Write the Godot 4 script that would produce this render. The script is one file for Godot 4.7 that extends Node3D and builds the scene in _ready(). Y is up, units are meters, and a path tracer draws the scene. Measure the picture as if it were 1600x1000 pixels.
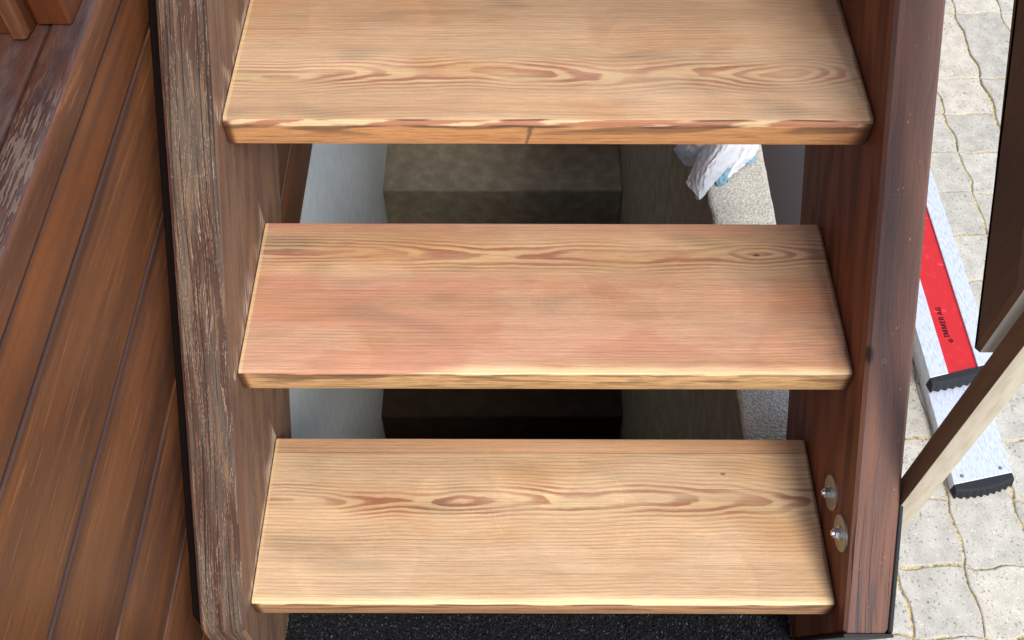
extends Node3D
# A steep outdoor timber stair seen from above: sanded treads between stained
# stringers, a clad house wall on the left, pavers with spirit levels on the right
# and a concrete basement stairwell underneath. Metres, y up, +z towards the viewer.

const SL := 1.0860252790479406        # rise over run of the stair
const C0 := 0.042                     # front edge of the stringers: y + SL*z
const C1 := -0.375                    # back edge of the stringers
const XI := 0.3415                    # inner faces of the stringers
const XO := 0.392                     # outer faces
const RISE := 0.203658
const RUN := 0.1859
const TD := 0.2175                    # tread depth
const TT := 0.0357                    # tread thickness
const GY := -0.62                     # top of the pavers

var n1 := FastNoiseLite.new()
var nf := FastNoiseLite.new()
var nc := FastNoiseLite.new()
var names := {}
var nil: Callable

# ------------------------------------------------------------------ helpers
func tag(o: Node, label := "", category := "", group := "", kind := "") -> void:
	if label != "": o.set_meta("label", label)
	if category != "": o.set_meta("category", category)
	if group != "": o.set_meta("group", group)
	if kind != "": o.set_meta("kind", kind)

func thing(called: String, label: String, category: String, at := Vector3.ZERO) -> Node3D:
	var o := Node3D.new()
	o.name = called
	add_child(o, true)
	o.position = at
	tag(o, label, category)
	return o

func numbered(called: String, parent: Node) -> String:
	var key := str(parent.get_instance_id()) + called
	var k: int = names.get(key, 0)
	names[key] = k + 1
	return called if k == 0 else "%s_%03d" % [called, k]

func obj(called: String, st: SurfaceTool, m: Material, parent: Node = self, label := "") -> MeshInstance3D:
	var o := MeshInstance3D.new()
	o.name = numbered(called, parent)
	st.set_material(m)
	o.mesh = st.commit()
	o.cast_shadow = GeometryInstance3D.SHADOW_CASTING_SETTING_ON
	parent.add_child(o, true)
	if label != "": o.set_meta("label", label)
	return o

func mk() -> SurfaceTool:
	var st := SurfaceTool.new()
	st.begin(Mesh.PRIMITIVE_TRIANGLES)
	return st

func vtx(st: SurfaceTool, p: Vector3, n: Vector3, uv: Vector2, c: Color) -> void:
	st.set_color(c)
	st.set_normal(n)
	st.set_uv(uv)
	st.add_vertex(p)

# one triangle, turned so that its front (clockwise) side looks along the normals
func tri(st: SurfaceTool, p: Array, n: Array, uv: Array, c := Color.WHITE) -> void:
	var g: Vector3 = (p[1] - p[0]).cross(p[2] - p[0])
	var sum: Vector3 = n[0] + n[1] + n[2]
	var o := [0, 2, 1] if g.dot(sum) > 0.0 else [0, 1, 2]
	for i in o:
		vtx(st, p[i], n[i], uv[i], c)

func quad(st: SurfaceTool, p: Array, n: Array, uv: Array, c := Color.WHITE) -> void:
	tri(st, [p[0], p[1], p[2]], [n[0], n[1], n[2]], [uv[0], uv[1], uv[2]], c)
	tri(st, [p[0], p[2], p[3]], [n[0], n[2], n[3]], [uv[0], uv[2], uv[3]], c)

# rounds the corners of a convex outline
func rounded(pts: Array, radii: Array, segs := 3) -> PackedVector2Array:
	var out := PackedVector2Array()
	var k := pts.size()
	for i in k:
		var c: Vector2 = pts[i]
		var a: Vector2 = pts[(i + k - 1) % k]
		var b: Vector2 = pts[(i + 1) % k]
		var r: float = radii[i % radii.size()]
		if r <= 0.0:
			out.append(c)
			continue
		var p := c + (a - c).normalized() * r
		var q := c + (b - c).normalized() * r
		for j in segs + 1:
			var t := float(j) / segs
			out.append(p.lerp(c, t).lerp(c.lerp(q, t), t))
	return out

func rect(x0: float, y0: float, x1: float, y1: float, r: float, segs := 2) -> PackedVector2Array:
	return rounded([Vector2(x0, y1), Vector2(x1, y1), Vector2(x1, y0), Vector2(x0, y0)], [r], segs)

# Sweeps a convex outline (in the plane of ax, ay) along dir from s0 to s1, with the ends eased by bev.
# uvf(pos, dist, n) gives the texture place, colf(pos, n) a colour; cuts adds rings and wob moves them.
func sweep(st: SurfaceTool, prof: PackedVector2Array, ax: Vector3, ay: Vector3, dir: Vector3, s0: float, s1: float, bev: float, uvf := nil, colf := nil, cuts := 0, wob := nil, org := Vector3.ZERO) -> void:
	var k := prof.size()
	var mid := Vector2.ZERO
	for p in prof: mid += p / k
	var sn: Array[Vector2] = []
	for i in k:
		var e: Vector2 = prof[(i + 1) % k] - prof[i]
		var nn := Vector2(e.y, -e.x).normalized()
		if nn.dot((prof[i] + prof[(i + 1) % k]) * 0.5 - mid) < 0.0: nn = -nn
		sn.append(nn)
	var vn: Array[Vector2] = []
	for i in k: vn.append((sn[i] + sn[(i + k - 1) % k]).normalized())
	var ss: Array[float] = [s0]
	var ins: Array[float] = [bev]
	if bev > 0.0:
		ss.append(s0 + bev); ins.append(0.0)
	for c in cuts:
		ss.append(lerpf(s0 + bev, s1 - bev, float(c + 1) / (cuts + 1))); ins.append(0.0)
	if bev > 0.0:
		ss.append(s1 - bev); ins.append(0.0)
	ss.append(s1); ins.append(bev)
	var at := func(i: int, r: int) -> Vector3:
		var cc: float = vn[i].dot(sn[i])
		var p2: Vector2 = prof[i] - vn[i] * ins[r] / maxf(cc, 0.4)
		var p3: Vector3 = org + ax * p2.x + ay * p2.y + dir * ss[r]
		return p3 if not wob.is_valid() else p3 + wob.call(p3)
	var dist := 0.0
	for i in k:
		var j := (i + 1) % k
		var ni := sn[i]
		var nj := sn[i]
		if sn[i].dot(sn[(i + k - 1) % k]) > 0.75: ni = vn[i]
		if sn[i].dot(sn[j]) > 0.75: nj = vn[j]
		var len2 := prof[i].distance_to(prof[j])
		for r in ss.size() - 1:
			var slope := 0.0
			if ins[r] > ins[r + 1]: slope = -1.0
			elif ins[r] < ins[r + 1]: slope = 1.0
			var a3 := (ax * ni.x + ay * ni.y + dir * slope).normalized()
			var b3 := (ax * nj.x + ay * nj.y + dir * slope).normalized()
			var p := [at.call(i, r), at.call(j, r), at.call(j, r + 1), at.call(i, r + 1)]
			var n := [a3, b3, b3, a3]
			if wob.is_valid():
				var g: Vector3 = (p[1] - p[0]).cross(p[3] - p[0]).normalized()
				if g.dot(a3) < 0.0: g = -g
				n = [g, g, g, g]
			var uv := []
			for q in 4:
				var dd := dist if q == 0 or q == 3 else dist + len2
				uv.append(uvf.call(p[q], dd, a3) if uvf.is_valid() else Vector2(ss[r] if q < 2 else ss[r + 1], dd))
			quad(st, p, n, uv, colf.call(p[0], a3) if colf.is_valid() else Color.WHITE)
		dist += len2
	for e in 2:
		var r := 0 if e == 0 else ss.size() - 1
		var n3 := dir * (-1.0 if e == 0 else 1.0)
		for i in range(1, k - 1):
			var p := [at.call(0, r), at.call(i, r), at.call(i + 1, r)]
			var uv := []
			for q in 3: uv.append(uvf.call(p[q], 0.0, n3) if uvf.is_valid() else Vector2(p[q].dot(ax), p[q].dot(ay)))
			tri(st, p, [n3, n3, n3], uv, colf.call(p[0], n3) if colf.is_valid() else Color.WHITE)

func boxs(st: SurfaceTool, lo: Vector3, hi: Vector3, r := 0.002) -> void:
	sweep(st, rect(lo.x, lo.y, hi.x, hi.y, r, 2), Vector3.RIGHT, Vector3.UP, Vector3.BACK, lo.z, hi.z, r)

# a surface through a grid of points (rows x columns), smoothed between them
func sheet(st: SurfaceTool, rows: Array, sub: int, bump: float, sd: float) -> void:
	var h := (rows.size() - 1) * sub + 1
	var w: int = (rows[0].size() - 1) * sub + 1
	var g: Array = []
	for i in h:
		var line: Array[Vector3] = []
		for j in w:
			var a := float(i) / sub
			var b := float(j) / sub
			var col: Array[Vector3] = []
			for r in rows.size(): col.append(spline(rows[r], b))
			var p := spline(col, a)
			p += Vector3(n1.get_noise_2d(a * 2.3 + sd, b * 2.9), 1.6 * n1.get_noise_2d(a * 3.1, b * 3.7 + sd), n1.get_noise_2d(b * 3.3 + sd, a * 2.1)) * bump
			p += Vector3(0, 1, 0) * bump * 1.2 * (0.6 - 2.0 * absf(n1.get_noise_2d(a * 1.9 + b * 0.5 + sd, b * 0.45)))
			line.append(p)
		g.append(line)
	var lean := 0.0
	for i in h - 1:
		for j in w - 1:
			lean += (g[i + 1][j] - g[i][j]).cross(g[i][j + 1] - g[i][j]).y
	var side := 1.0 if lean > 0.0 else -1.0
	for i in h - 1:
		for j in w - 1:
			var p := [g[i][j], g[i][j + 1], g[i + 1][j + 1], g[i + 1][j]]
			var nn: Array[Vector3] = []
			for q in [[i, j], [i, j + 1], [i + 1, j + 1], [i + 1, j]]:
				var u: Vector3 = g[mini(q[0] + 1, h - 1)][q[1]] - g[maxi(q[0] - 1, 0)][q[1]]
				var v: Vector3 = g[q[0]][mini(q[1] + 1, w - 1)] - g[q[0]][maxi(q[1] - 1, 0)]
				var c := u.cross(v).normalized()
				nn.append(c * side)
			quad(st, p, nn, [Vector2(j, i), Vector2(j + 1, i), Vector2(j + 1, i + 1), Vector2(j, i + 1)])

func spline(pts: Array, t: float) -> Vector3:
	var i := clampi(int(t), 0, pts.size() - 2)
	var f := t - i
	var a: Vector3 = pts[maxi(i - 1, 0)]
	var b: Vector3 = pts[i]
	var c: Vector3 = pts[i + 1]
	var d: Vector3 = pts[mini(i + 2, pts.size() - 1)]
	return b.cubic_interpolate(c, a, d, f)

func lathe_x(st: SurfaceTool, prof: Array, segs: int, at: Vector3, dir: float) -> void:
	# prof: (radius, distance from the wall) pairs, turned about the x axis
	for i in prof.size() - 1:
		var a: Vector2 = prof[i]
		var b: Vector2 = prof[i + 1]
		var e := b - a
		var nn := Vector2(e.y, -e.x).normalized()   # (radial, axial)
		if nn.x < -0.01: nn = -nn
		if absf(nn.x) <= 0.01: nn = Vector2(0, 1)
		for s in segs:
			var t0 := TAU * s / segs
			var t1 := TAU * (s + 1) / segs
			var p := []
			var n := []
			for q in [[a, t0], [b, t0], [b, t1], [a, t1]]:
				var w := Vector3(0, sin(q[1]), cos(q[1]))
				p.append(at + w * q[0].x + Vector3(dir * q[0].y, 0, 0))
				n.append((w * nn.x + Vector3(dir * nn.y, 0, 0)).normalized())
			quad(st, p, n, [Vector2.ZERO, Vector2.ONE, Vector2.ONE, Vector2.ZERO])

# ------------------------------------------------------------------ textures
# rowfn(y) returns w*3 colour bytes followed by w height bytes
func picture(w: int, h: int, rowfn: Callable) -> Array:
	var rows: Array = []
	rows.resize(h)
	var id := WorkerThreadPool.add_group_task(func(i: int) -> void: rows[i] = rowfn.call(i), h)
	WorkerThreadPool.wait_for_group_task_completion(id)
	var c := PackedByteArray()
	var d := PackedByteArray()
	for r in rows:
		c.append_array(r.slice(0, w * 3))
		d.append_array(r.slice(w * 3))
	return [ImageTexture.create_from_image(Image.create_from_data(w, h, false, Image.FORMAT_RGB8, c)),
		ImageTexture.create_from_image(Image.create_from_data(w, h, false, Image.FORMAT_L8, d))]

func put(b: PackedByteArray, x: int, w: int, c: Color, hgt: float) -> void:
	b[x * 3] = clampi(int(c.r * 255.0), 0, 255)
	b[x * 3 + 1] = clampi(int(c.g * 255.0), 0, 255)
	b[x * 3 + 2] = clampi(int(c.b * 255.0), 0, 255)
	b[w * 3 + x] = clampi(int(hgt * 255.0), 0, 255)

func wood(t: Array, rough: float, spec: float, relief: float) -> StandardMaterial3D:
	var m := StandardMaterial3D.new()
	m.albedo_texture = t[0]
	m.roughness = rough
	m.metallic_specular = spec
	if relief > 0.0:
		m.heightmap_enabled = true
		m.heightmap_texture = t[1]
		m.heightmap_scale = relief
	return m

func plain(c: Color, rough: float, spec := 0.5, metal := 0.0) -> StandardMaterial3D:
	var m := StandardMaterial3D.new()
	m.albedo_color = c
	m.roughness = rough
	m.metallic_specular = spec
	m.metallic = metal
	return m

func ramp(stops: Array) -> Gradient:
	var g := Gradient.new()
	var o := PackedFloat32Array()
	var c := PackedColorArray()
	for s in stops:
		o.append(s[0]); c.append(s[1])
	g.offsets = o
	g.colors = c
	return g

func noise_tex(px: int, freq: float, oct: int, stops: Array, sd: int) -> NoiseTexture2D:
	var n := FastNoiseLite.new()
	n.noise_type = FastNoiseLite.TYPE_SIMPLEX_SMOOTH
	n.frequency = freq
	n.fractal_octaves = oct
	n.seed = sd
	var t := NoiseTexture2D.new()
	t.width = px
	t.height = px
	t.seamless = true
	t.noise = n
	if stops.size() > 0: t.color_ramp = ramp(stops)
	return t

# mineral surfaces: world-space, so that neighbouring pieces never repeat
func mineral(col: Texture2D, hgt: Texture2D, scale: float, rough: float, relief: float) -> StandardMaterial3D:
	var m := StandardMaterial3D.new()
	m.albedo_texture = col
	m.uv1_triplanar = true
	m.uv1_world_triplanar = true
	m.uv1_scale = Vector3.ONE * scale
	m.roughness = rough
	m.metallic_specular = 0.3
	if hgt:
		m.heightmap_enabled = true
		m.heightmap_texture = hgt
		m.heightmap_scale = relief
	return m

const PPM := 1800.0

# sanded tread: rows run from the back edge over the nose and down the front
func tread_row(y: int, w: int, p: Dictionary) -> PackedByteArray:
	var b := PackedByteArray()
	b.resize(w * 4)
	var v := y / PPM
	var sd: float = p.sd
	for x in w:
		var u := x / PPM
		var wob := n1.get_noise_2d(u * 2.2, sd) * 0.007 + (n1.get_noise_2d(u * 8.0, sd + 9.0) * 0.0026 + n1.get_noise_2d(u * 19.0, sd + 3.0) * 0.0008) * exp(-absf(v - p.v0) / 0.03)
		var c: Color
		var hgt := 0.5
		var fib := nf.get_noise_2d(u * 22.0 + sd, v * 900.0)
		var band := n1.get_noise_2d(u * 1.6 + sd, v * 17.0)
		var blot := n1.get_noise_2d(u * 8.0, v * 26.0 + sd * 3.0)
		if v < TD - 0.001:
			var dz: float = v - p.v0 - wob
			var hh: float = p.h0 + p.hs * u + p.ha * n1.get_noise_2d(u * p.hf + sd * 3.0, 0.5) + 0.0011 * n1.get_noise_2d(u * 17.0, sd + v * 60.0) * exp(-absf(dz) / 0.03)
			hh += clampf(dz, -0.03, 0.03) * 0.22 * n1.get_noise_2d(u * 6.0, sd + 20.0)
			for k in p.eyes:
				var q: float = (u - k.x) / k.z
				hh -= k.y * exp(-q * q)
			var rr := sqrt(dz * dz + hh * hh) + 0.00035 * n1.get_noise_2d(u * 5.0, v * 50.0 + sd) + 0.00022 * n1.get_noise_2d(u * 60.0, v * 160.0)
			var ph := rr / 0.0044
			var f := ph - floorf(ph)
			var late := smoothstep(0.25, 0.86, f) * (1.0 - smoothstep(0.90, 1.0, f))
			var thin := smoothstep(0.55, 0.90, f) * (1.0 - smoothstep(0.93, 1.0, f))
			late = lerpf(late, thin, smoothstep(0.02, 0.05, absf(dz)))
			var rid := 0.62 + 0.38 * sin(floorf(ph) * 12.9898 + sd)
			var near := 1.0 - smoothstep(0.010, 0.034, absf(dz))
			var far := smoothstep(0.02, p.fade, absf(dz))
			var fresh := clampf(0.5 + 1.1 * band + 0.5 * blot, 0.0, 1.0)
			c = p.early
			c = c.lerp(p.red, clampf(far * (0.6 + 0.4 * fresh) * p.redness, 0.0, 1.0))
			c = c.lerp(p.pale, near * (1.0 - late) * clampf(0.6 + 0.8 * blot, 0.2, 0.95))
			c = c.lerp(p.late, late * rid * lerpf(0.62, p.fine, far) * (1.0 - near))
			if near > 0.0: c = c.lerp(p.flame, near * smoothstep(0.30, 0.66, f) * (1.0 - smoothstep(0.90, 1.0, f)) * clampf(0.72 + 0.7 * n1.get_noise_2d(u * 7.0, v * 30.0 + sd), 0.25, 1.0))
			hgt = 0.5 - late * 0.25
			# grey weathering left in the grain, and orange resin
			var smut := clampf((blot + 0.55 * n1.get_noise_2d(u * 3.0 + 7.0, v * 9.0 - sd) + 0.25 * fib - 0.50) * 2.0, 0.0, 1.0)
			c = c.lerp(Color(0.46, 0.41, 0.35), smut * (0.28 + 0.3 * late) * p.smut)
			var amber := clampf((n1.get_noise_2d(u * 5.0 - sd, v * 13.0 + 3.0) - 0.25) * 1.6, 0.0, 1.0)
			c = c.lerp(Color(0.72, 0.46, 0.24), amber * 0.20)
			# overlapping passes of the disc sander
			for a in p.arcs:
				var d := Vector2(u - a.x, v - a.y).length()
				d += 0.004 * n1.get_noise_2d(u * 14.0, v * 14.0 + a.x)
				c = c * (1.0 + 0.040 * (1.0 - smoothstep(a.z - 0.004, a.z + 0.002, d)) * smoothstep(a.z - 0.05, a.z - 0.002, d) * clampf(0.5 + 1.6 * n1.get_noise_2d(u * 6.0 + a.x * 31.0, v * 12.0), 0.0, 1.0))
			var dust := smoothstep(-0.10, 0.38, n1.get_noise_2d(u * 4.2 + sd * 11.0, v * 9.0) + 0.35 * n1.get_noise_2d(u * 15.0, v * 22.0 + sd) + 0.10 * fib)
			c = c.lerp(Color(0.90, 0.81, 0.70), dust * 0.17)
			# swirl scratches and small knots
			for a in p.scr:
				var d2 := Vector2(u - a.x, v - a.y)
				var on := 1.0 - smoothstep(0.0003, 0.0011, absf(d2.length() - a.z))
				if on > 0.0: c = c * (1.0 + 0.055 * on * smoothstep(0.1, 0.5, sin(d2.angle() * 2.0 + a.x * 40.0)) * clampf(0.6 + fib, 0.0, 1.0))
			for a in p.knots:
				var kd: float = Vector2((u - a.x) / 2.2, v - a.y).length() / a.z
				if kd < 3.0:
					c = c.lerp(Color(0.36, 0.25, 0.24), (1.0 - smoothstep(0.3, 1.1, kd + 0.3 * blot)) * 0.8)
					c = c.lerp(p.pale, (1.0 - smoothstep(1.0, 2.9, kd)) * smoothstep(0.9, 1.3, kd) * 0.3)
			# strip of another board glued on at the back
			if p.strip > 0.0 and v < p.strip:
				c = c.lerp(p.red * (1.0 + 0.10 * band), 0.75)
				if v > p.strip - 0.0012: c = c * 0.78
			var n0 := smoothstep(TD - 0.014, TD - 0.004, v + 0.0025 * n1.get_noise_2d(u * 12.0, sd))
			c = c.lerp(p.nose, n0 * p.nosek * smoothstep(p.nose0, p.nose0 + 0.06, u))
		elif v < TD + p.bev:
			c = p.nose
			if p.patchy:
				var pt := n1.get_noise_2d(u * 10.0 + v * 45.0, sd + 40.0 + v * 30.0) + 0.2 * n1.get_noise_2d(u * 30.0, v * 90.0) + 0.22 * fib
				c = c.lerp(Color(0.66, 0.41, 0.32), smoothstep(-0.12, 0.12, pt) * 0.75)
			elif u < p.nose0 + 0.02: c = c.lerp(p.red, 1.0 - smoothstep(p.nose0 - 0.02, p.nose0 + 0.02, u))
		else:
			var k := (v - TD) / TT
			var line := nf.get_noise_2d(u * 2.0 + 11.0, v * 800.0 + sd)
			var ln2 := nf.get_noise_2d(u * 11.0, v * 1300.0 + sd)
			c = p.front.lerp(p.frontlate, clampf(0.35 + line * 0.8 + band * 0.3, 0.0, 1.0) * 0.75)
			c = c * (1.0 - 0.32 * smoothstep(0.25, 0.5, ln2) * p.fleck)
			c = c.lerp(Color(0.30, 0.22, 0.18), smoothstep(0.12, 0.5, n1.get_noise_2d(u * 7.0, v * 60.0 + sd)) * 0.5 * (1.0 - smoothstep(0.3, 0.75, k)))
			hgt = 0.5 + 0.2 * line
			if p.sd < 2.0:   # a dark crack with a spike knot in the top tread's front edge
				var cr := absf(u - 0.323 + (v - TD) * 0.17 + 0.0007 * n1.get_noise_2d(v * 300.0, 1.0))
				c = c.lerp(Color(0.36, 0.27, 0.21), (1.0 - smoothstep(0.0004, 0.0052 * (1.25 - k), cr)) * 0.62)
				c = c.lerp(Color(0.42, 0.34, 0.28), smoothstep(0.035, 0.004, absf(u - 0.330)) * (1.0 - smoothstep(0.15, 0.45, k)) * clampf(0.5 + fib, 0.0, 1.0) * 0.7)
		# a dark broken line where the old finish survives along the arris
		var arris := absf(v - (TD + p.bev) - 0.0012 * n1.get_noise_2d(u * 14.0, sd * 2.0))
		var old := smoothstep(-0.15, 0.35, n1.get_noise_2d(u * 11.0, sd * 5.0) + 0.5 * fib)
		c = c.lerp(Color(0.25, 0.18, 0.16), (1.0 - smoothstep(0.0006, 0.0026, arris)) * old * p.arris)
		if p.patchy:
			var ar2 := absf(v - TD + 0.001 - 0.001 * n1.get_noise_2d(u * 16.0, sd * 7.0))
			c = c.lerp(Color(0.27, 0.19, 0.17), (1.0 - smoothstep(0.0005, 0.002, ar2)) * smoothstep(0.0, 0.4, n1.get_noise_2d(u * 9.0, sd * 9.0)) * 0.7)
		# stain left where the sander could not reach, at the stringers
		var edge := (0.679 - u) + 0.0016 * n1.get_noise_2d(v * 22.0, sd) + 0.001 * fib
		var keep := 1.0 - smoothstep(0.001, 0.0045 if v < TD else (0.014 + 0.3 * (v - TD) if p.patchy else 0.008), edge)
		c = c.lerp(Color(0.20, 0.10, 0.06), keep * (0.5 if v < TD + 0.004 else (0.88 if p.patchy else 0.6)))
		c = c.lerp(Color(0.50, 0.34, 0.22), (1.0 - smoothstep(0.004, 0.030, edge)) * 0.12)
		if u < 0.0035 and v < TD: c = c.lerp(Color(0.86, 0.74, 0.56), 0.7)
		if u < 0.010 and v > TD + 0.003: c = c.lerp(Color(0.26, 0.14, 0.08), 0.8 * (1.0 - smoothstep(0.002, 0.010, u)))
		var thread := nf.get_noise_2d(u * 2.4 + sd * 7.0, v * 1700.0)
		var hsh := sin(x * 12.9898 + y * 78.233 + sd) * 43758.547
		hsh -= floorf(hsh)
		c = c * (1.0 + 0.06 * fib + 0.05 * band - 0.10 * smoothstep(0.15, 0.5, thread) + 0.07 * (hsh - 0.5))
		put(b, x, w, c, hgt + 0.10 * fib)
	return b

# side beams: rows 0..127 the narrow front face, the rest the broad inner face; columns run down the slope
const SLEN := 0.86
const S0 := -0.16
func beam_row(y: int, w: int, left: bool) -> PackedByteArray:
	var b := PackedByteArray()
	b.resize(w * 4)
	var front := y < 128
	var q := (y - 128) / 384.0 * 0.30
	var fx := y / 128.0 * 0.052
	var nrm := sqrt(1.0 + SL * SL)
	for x in w:
		var s := S0 + SLEN * x / w
		var a := fx if front else q + 0.7
		var sd := 3.0 if left else 31.0
		var fine := nf.get_noise_2d(s * 9.0 + sd, a * 1500.0)
		var mid := n1.get_noise_2d(s * 4.0 + sd, a * 190.0)
		var soft := n1.get_noise_2d(s * 5.0 + sd * 2.0, a * 30.0)
		var streak := n1.get_noise_2d(s * 13.0 - sd, a * 620.0)
		var wavy := n1.get_noise_2d(s * 2.0 + sd, a * 8.0)
		var ring := sin((a + 0.004 * wavy) * 1500.0 + 3.0 * n1.get_noise_2d(s * 3.0, a * 14.0 + sd))
		var c: Color
		var hgt := 0.5 + 0.2 * fine
		if left and front:
			c = Color(0.345, 0.28, 0.245).lerp(Color(0.30, 0.21, 0.175), clampf(0.5 + soft * 1.4, 0.0, 1.0))
			c = c.lerp(Color(0.39, 0.355, 0.32), clampf(0.0 + 1.5 * n1.get_noise_2d(s * 7.0, a * 110.0), 0.0, 1.0) * 0.6)
			var grit := nf.get_noise_2d(s * 120.0, a * 1300.0)
			var thread := n1.get_noise_2d(s * 26.0, a * 1250.0)
			c = c * (1.0 + 0.10 * fine + 0.10 * grit + 0.07 * thread)
			var worn := clampf(0.5 + 1.3 * n1.get_noise_2d(s * 5.0 + 60.0, a * 70.0), 0.0, 1.0)
			var bare := smoothstep(0.50, 0.66, n1.get_noise_2d(s * 17.0 - sd, a * 900.0 + 6.0 * n1.get_noise_2d(s * 6.0, a * 30.0)) + 0.30 * worn - 0.08) * clampf(0.7 + 0.9 * grit, 0.0, 1.0)
			c = c.lerp(Color(0.66, 0.57, 0.485), bare * 0.8)
			var flake := smoothstep(0.44, 0.52, n1.get_noise_2d(s * 9.0 + 20.0, a * 170.0) + 0.22 * grit)
			c = c.lerp(Color(0.50, 0.385, 0.29), flake * 0.6)
			hgt = 0.5 + 0.16 * fine + 0.14 * grit - 0.25 * flake - 0.2 * bare
			var crack := smoothstep(0.50, 0.60, n1.get_noise_2d(s * 2.4 + 40.0, a * 480.0 + 4.0 * wavy))
			c = c.lerp(Color(0.15, 0.115, 0.10), crack * 0.75)
			hgt -= crack * 0.4
			var kn := Vector2((s - 0.135) / 0.010, (fx - 0.011) / 0.0045).length()
			c = c.lerp(Color(0.34, 0.225, 0.17), (1.0 - smoothstep(0.4, 1.3, kn + 0.4 * grit)) * 0.7)
			c = c.lerp(Color(0.14, 0.10, 0.09), (1.0 - smoothstep(0.0, 0.22, absf(kn - 1.15))) * 0.5)
			if fx > 0.046: c = c.lerp(Color(0.45, 0.31, 0.28), 0.5 * smoothstep(0.046, 0.050, fx))
			for cut in [0.058, 0.245, 0.50]:        # faint laps across the grain
				var dd := absf(s - cut - 0.0015 * n1.get_noise_2d(a * 200.0, cut))
				if dd < 0.0009: c = c.lerp(Color(0.56, 0.50, 0.45), 0.35 * smoothstep(0.0, 0.3, n1.get_noise_2d(a * 260.0, cut * 9.0) + 0.15))
		elif left:
			c = Color(0.49, 0.375, 0.295).lerp(Color(0.405, 0.315, 0.265), clampf(0.5 + soft * 1.5, 0.0, 1.0))
			c = c.lerp(Color(0.54, 0.48, 0.43), clampf(mid * 1.2 + 0.25, 0.0, 1.0) * 0.5 * (1.0 - smoothstep(0.03, 0.14, q)))
			c = c * (1.0 + 0.10 * fine + 0.10 * nf.get_noise_2d(s * 90.0, a * 1100.0))
			var bare := smoothstep(0.46, 0.64, n1.get_noise_2d(s * 20.0, a * 700.0) + 0.25 * soft)
			c = c.lerp(Color(0.62, 0.47, 0.36), bare * 0.55)
			c = c.lerp(Color(0.50, 0.33, 0.26), smoothstep(0.15, 0.5, n1.get_noise_2d(s * 3.0 + 9.0, a * 70.0)) * (1.0 - smoothstep(0.02, 0.05, q)) * 0.6)
			# scratches of the sander just above each tread
			var e := C0 - q * nrm                       # y + SL*z of this line
			var yy: float = -s * SL / nrm + (e - 0.0) * (1.0 / (nrm * nrm))
			var zz := (e - yy) / SL
			for k in 3:
				var up := yy + RISE * k
				var al := zz - RUN * k
				if up > -0.001 and up < 0.055 and al < 0.010 and al > -TD:
					var sc := smoothstep(-0.1, 0.28, streak * 0.7 + 0.4 * fine + 0.45 * n1.get_noise_2d(al * 25.0, k * 3.0)) * (1.0 - smoothstep(0.004, 0.012 + 0.045 * clampf(0.4 + n1.get_noise_2d(al * 18.0, k * 5.0 + 1.0), 0.0, 1.0), up))
					c = c.lerp(Color(0.82, 0.75, 0.66), sc * 0.95)
		elif front:
			c = Color(0.40, 0.285, 0.25).lerp(Color(0.455, 0.315, 0.265), clampf(0.5 + soft * 1.2 + 0.3 * mid, 0.0, 1.0))
			c = c.lerp(Color(0.36, 0.285, 0.275), clampf(n1.get_noise_2d(s * 3.0, a * 60.0 + 12.0) * 1.4, 0.0, 1.0) * 0.6)
			c = c * (1.0 + 0.09 * fine + 0.05 * nf.get_noise_2d(s * 70.0, a * 1300.0))
			var low := smoothstep(0.25, 0.50, s)
			c = c.lerp(Color(0.50, 0.37, 0.32), low * clampf(0.55 + 0.4 * mid, 0.0, 1.0) * 0.5)
			var grainline := n1.get_noise_2d(s * 2.2, a * 520.0 + 5.0 * n1.get_noise_2d(s * 5.0, a * 20.0))
			c = c.lerp(Color(0.27, 0.17, 0.15), smoothstep(0.42, 0.60, grainline) * 0.18)
			var crack := smoothstep(0.40, 0.45, n1.get_noise_2d(s * 2.0 + 4.0, a * 300.0 + 3.0 * wavy)) * smoothstep(0.40, 0.50, s)
			c = c.lerp(Color(0.13, 0.08, 0.07), crack * 0.75)
			hgt -= crack * 0.5
			c = c.lerp(Color(0.27, 0.25, 0.28), smoothstep(0.46, 0.56, s) * smoothstep(0.2, 0.6, n1.get_noise_2d(s * 9.0 + 3.0, a * 90.0)) * 0.6)
			var kn := Vector2((s - 0.245) / 0.012, (fx - 0.002) / 0.007).length()
			c = c.lerp(Color(0.17, 0.13, 0.11), (1.0 - smoothstep(0.4, 1.1, kn + 0.4 * mid + 0.2 * fine)) * 0.85)
			var nail := Vector2(s - 0.252, fx - 0.020).length()
			if nail < 0.0024: c = c.lerp(Color(0.48, 0.43, 0.38) if nail > 0.0013 else Color(0.22, 0.18, 0.16), 0.7)
			if absf(s - 0.075) < 0.0006 or absf(s - 0.415) < 0.0006: c = c.lerp(Color(0.5, 0.40, 0.37), 0.3 * smoothstep(-0.2, 0.3, n1.get_noise_2d(a * 240.0, 4.0)))
			if n1.get_noise_2d(s * 150.0, a * 300.0) > 0.80 and n1.get_noise_2d(s * 30.0, a * 60.0) > 0.62: c = Color(0.62, 0.56, 0.52)
		else:
			c = Color(0.42, 0.235, 0.155).lerp(Color(0.49, 0.29, 0.195), clampf(0.5 + soft * 1.4 + 0.3 * mid, 0.0, 1.0))
			c = c * (1.0 + 0.07 * fine + 0.02 * ring)
			c = c.lerp(Color(0.28, 0.14, 0.09), smoothstep(0.2, 0.6, n1.get_noise_2d(s * 5.0 + 2.0, a * 36.0)) * 0.5)
		put(b, x, w, c, hgt)
	return b

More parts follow.
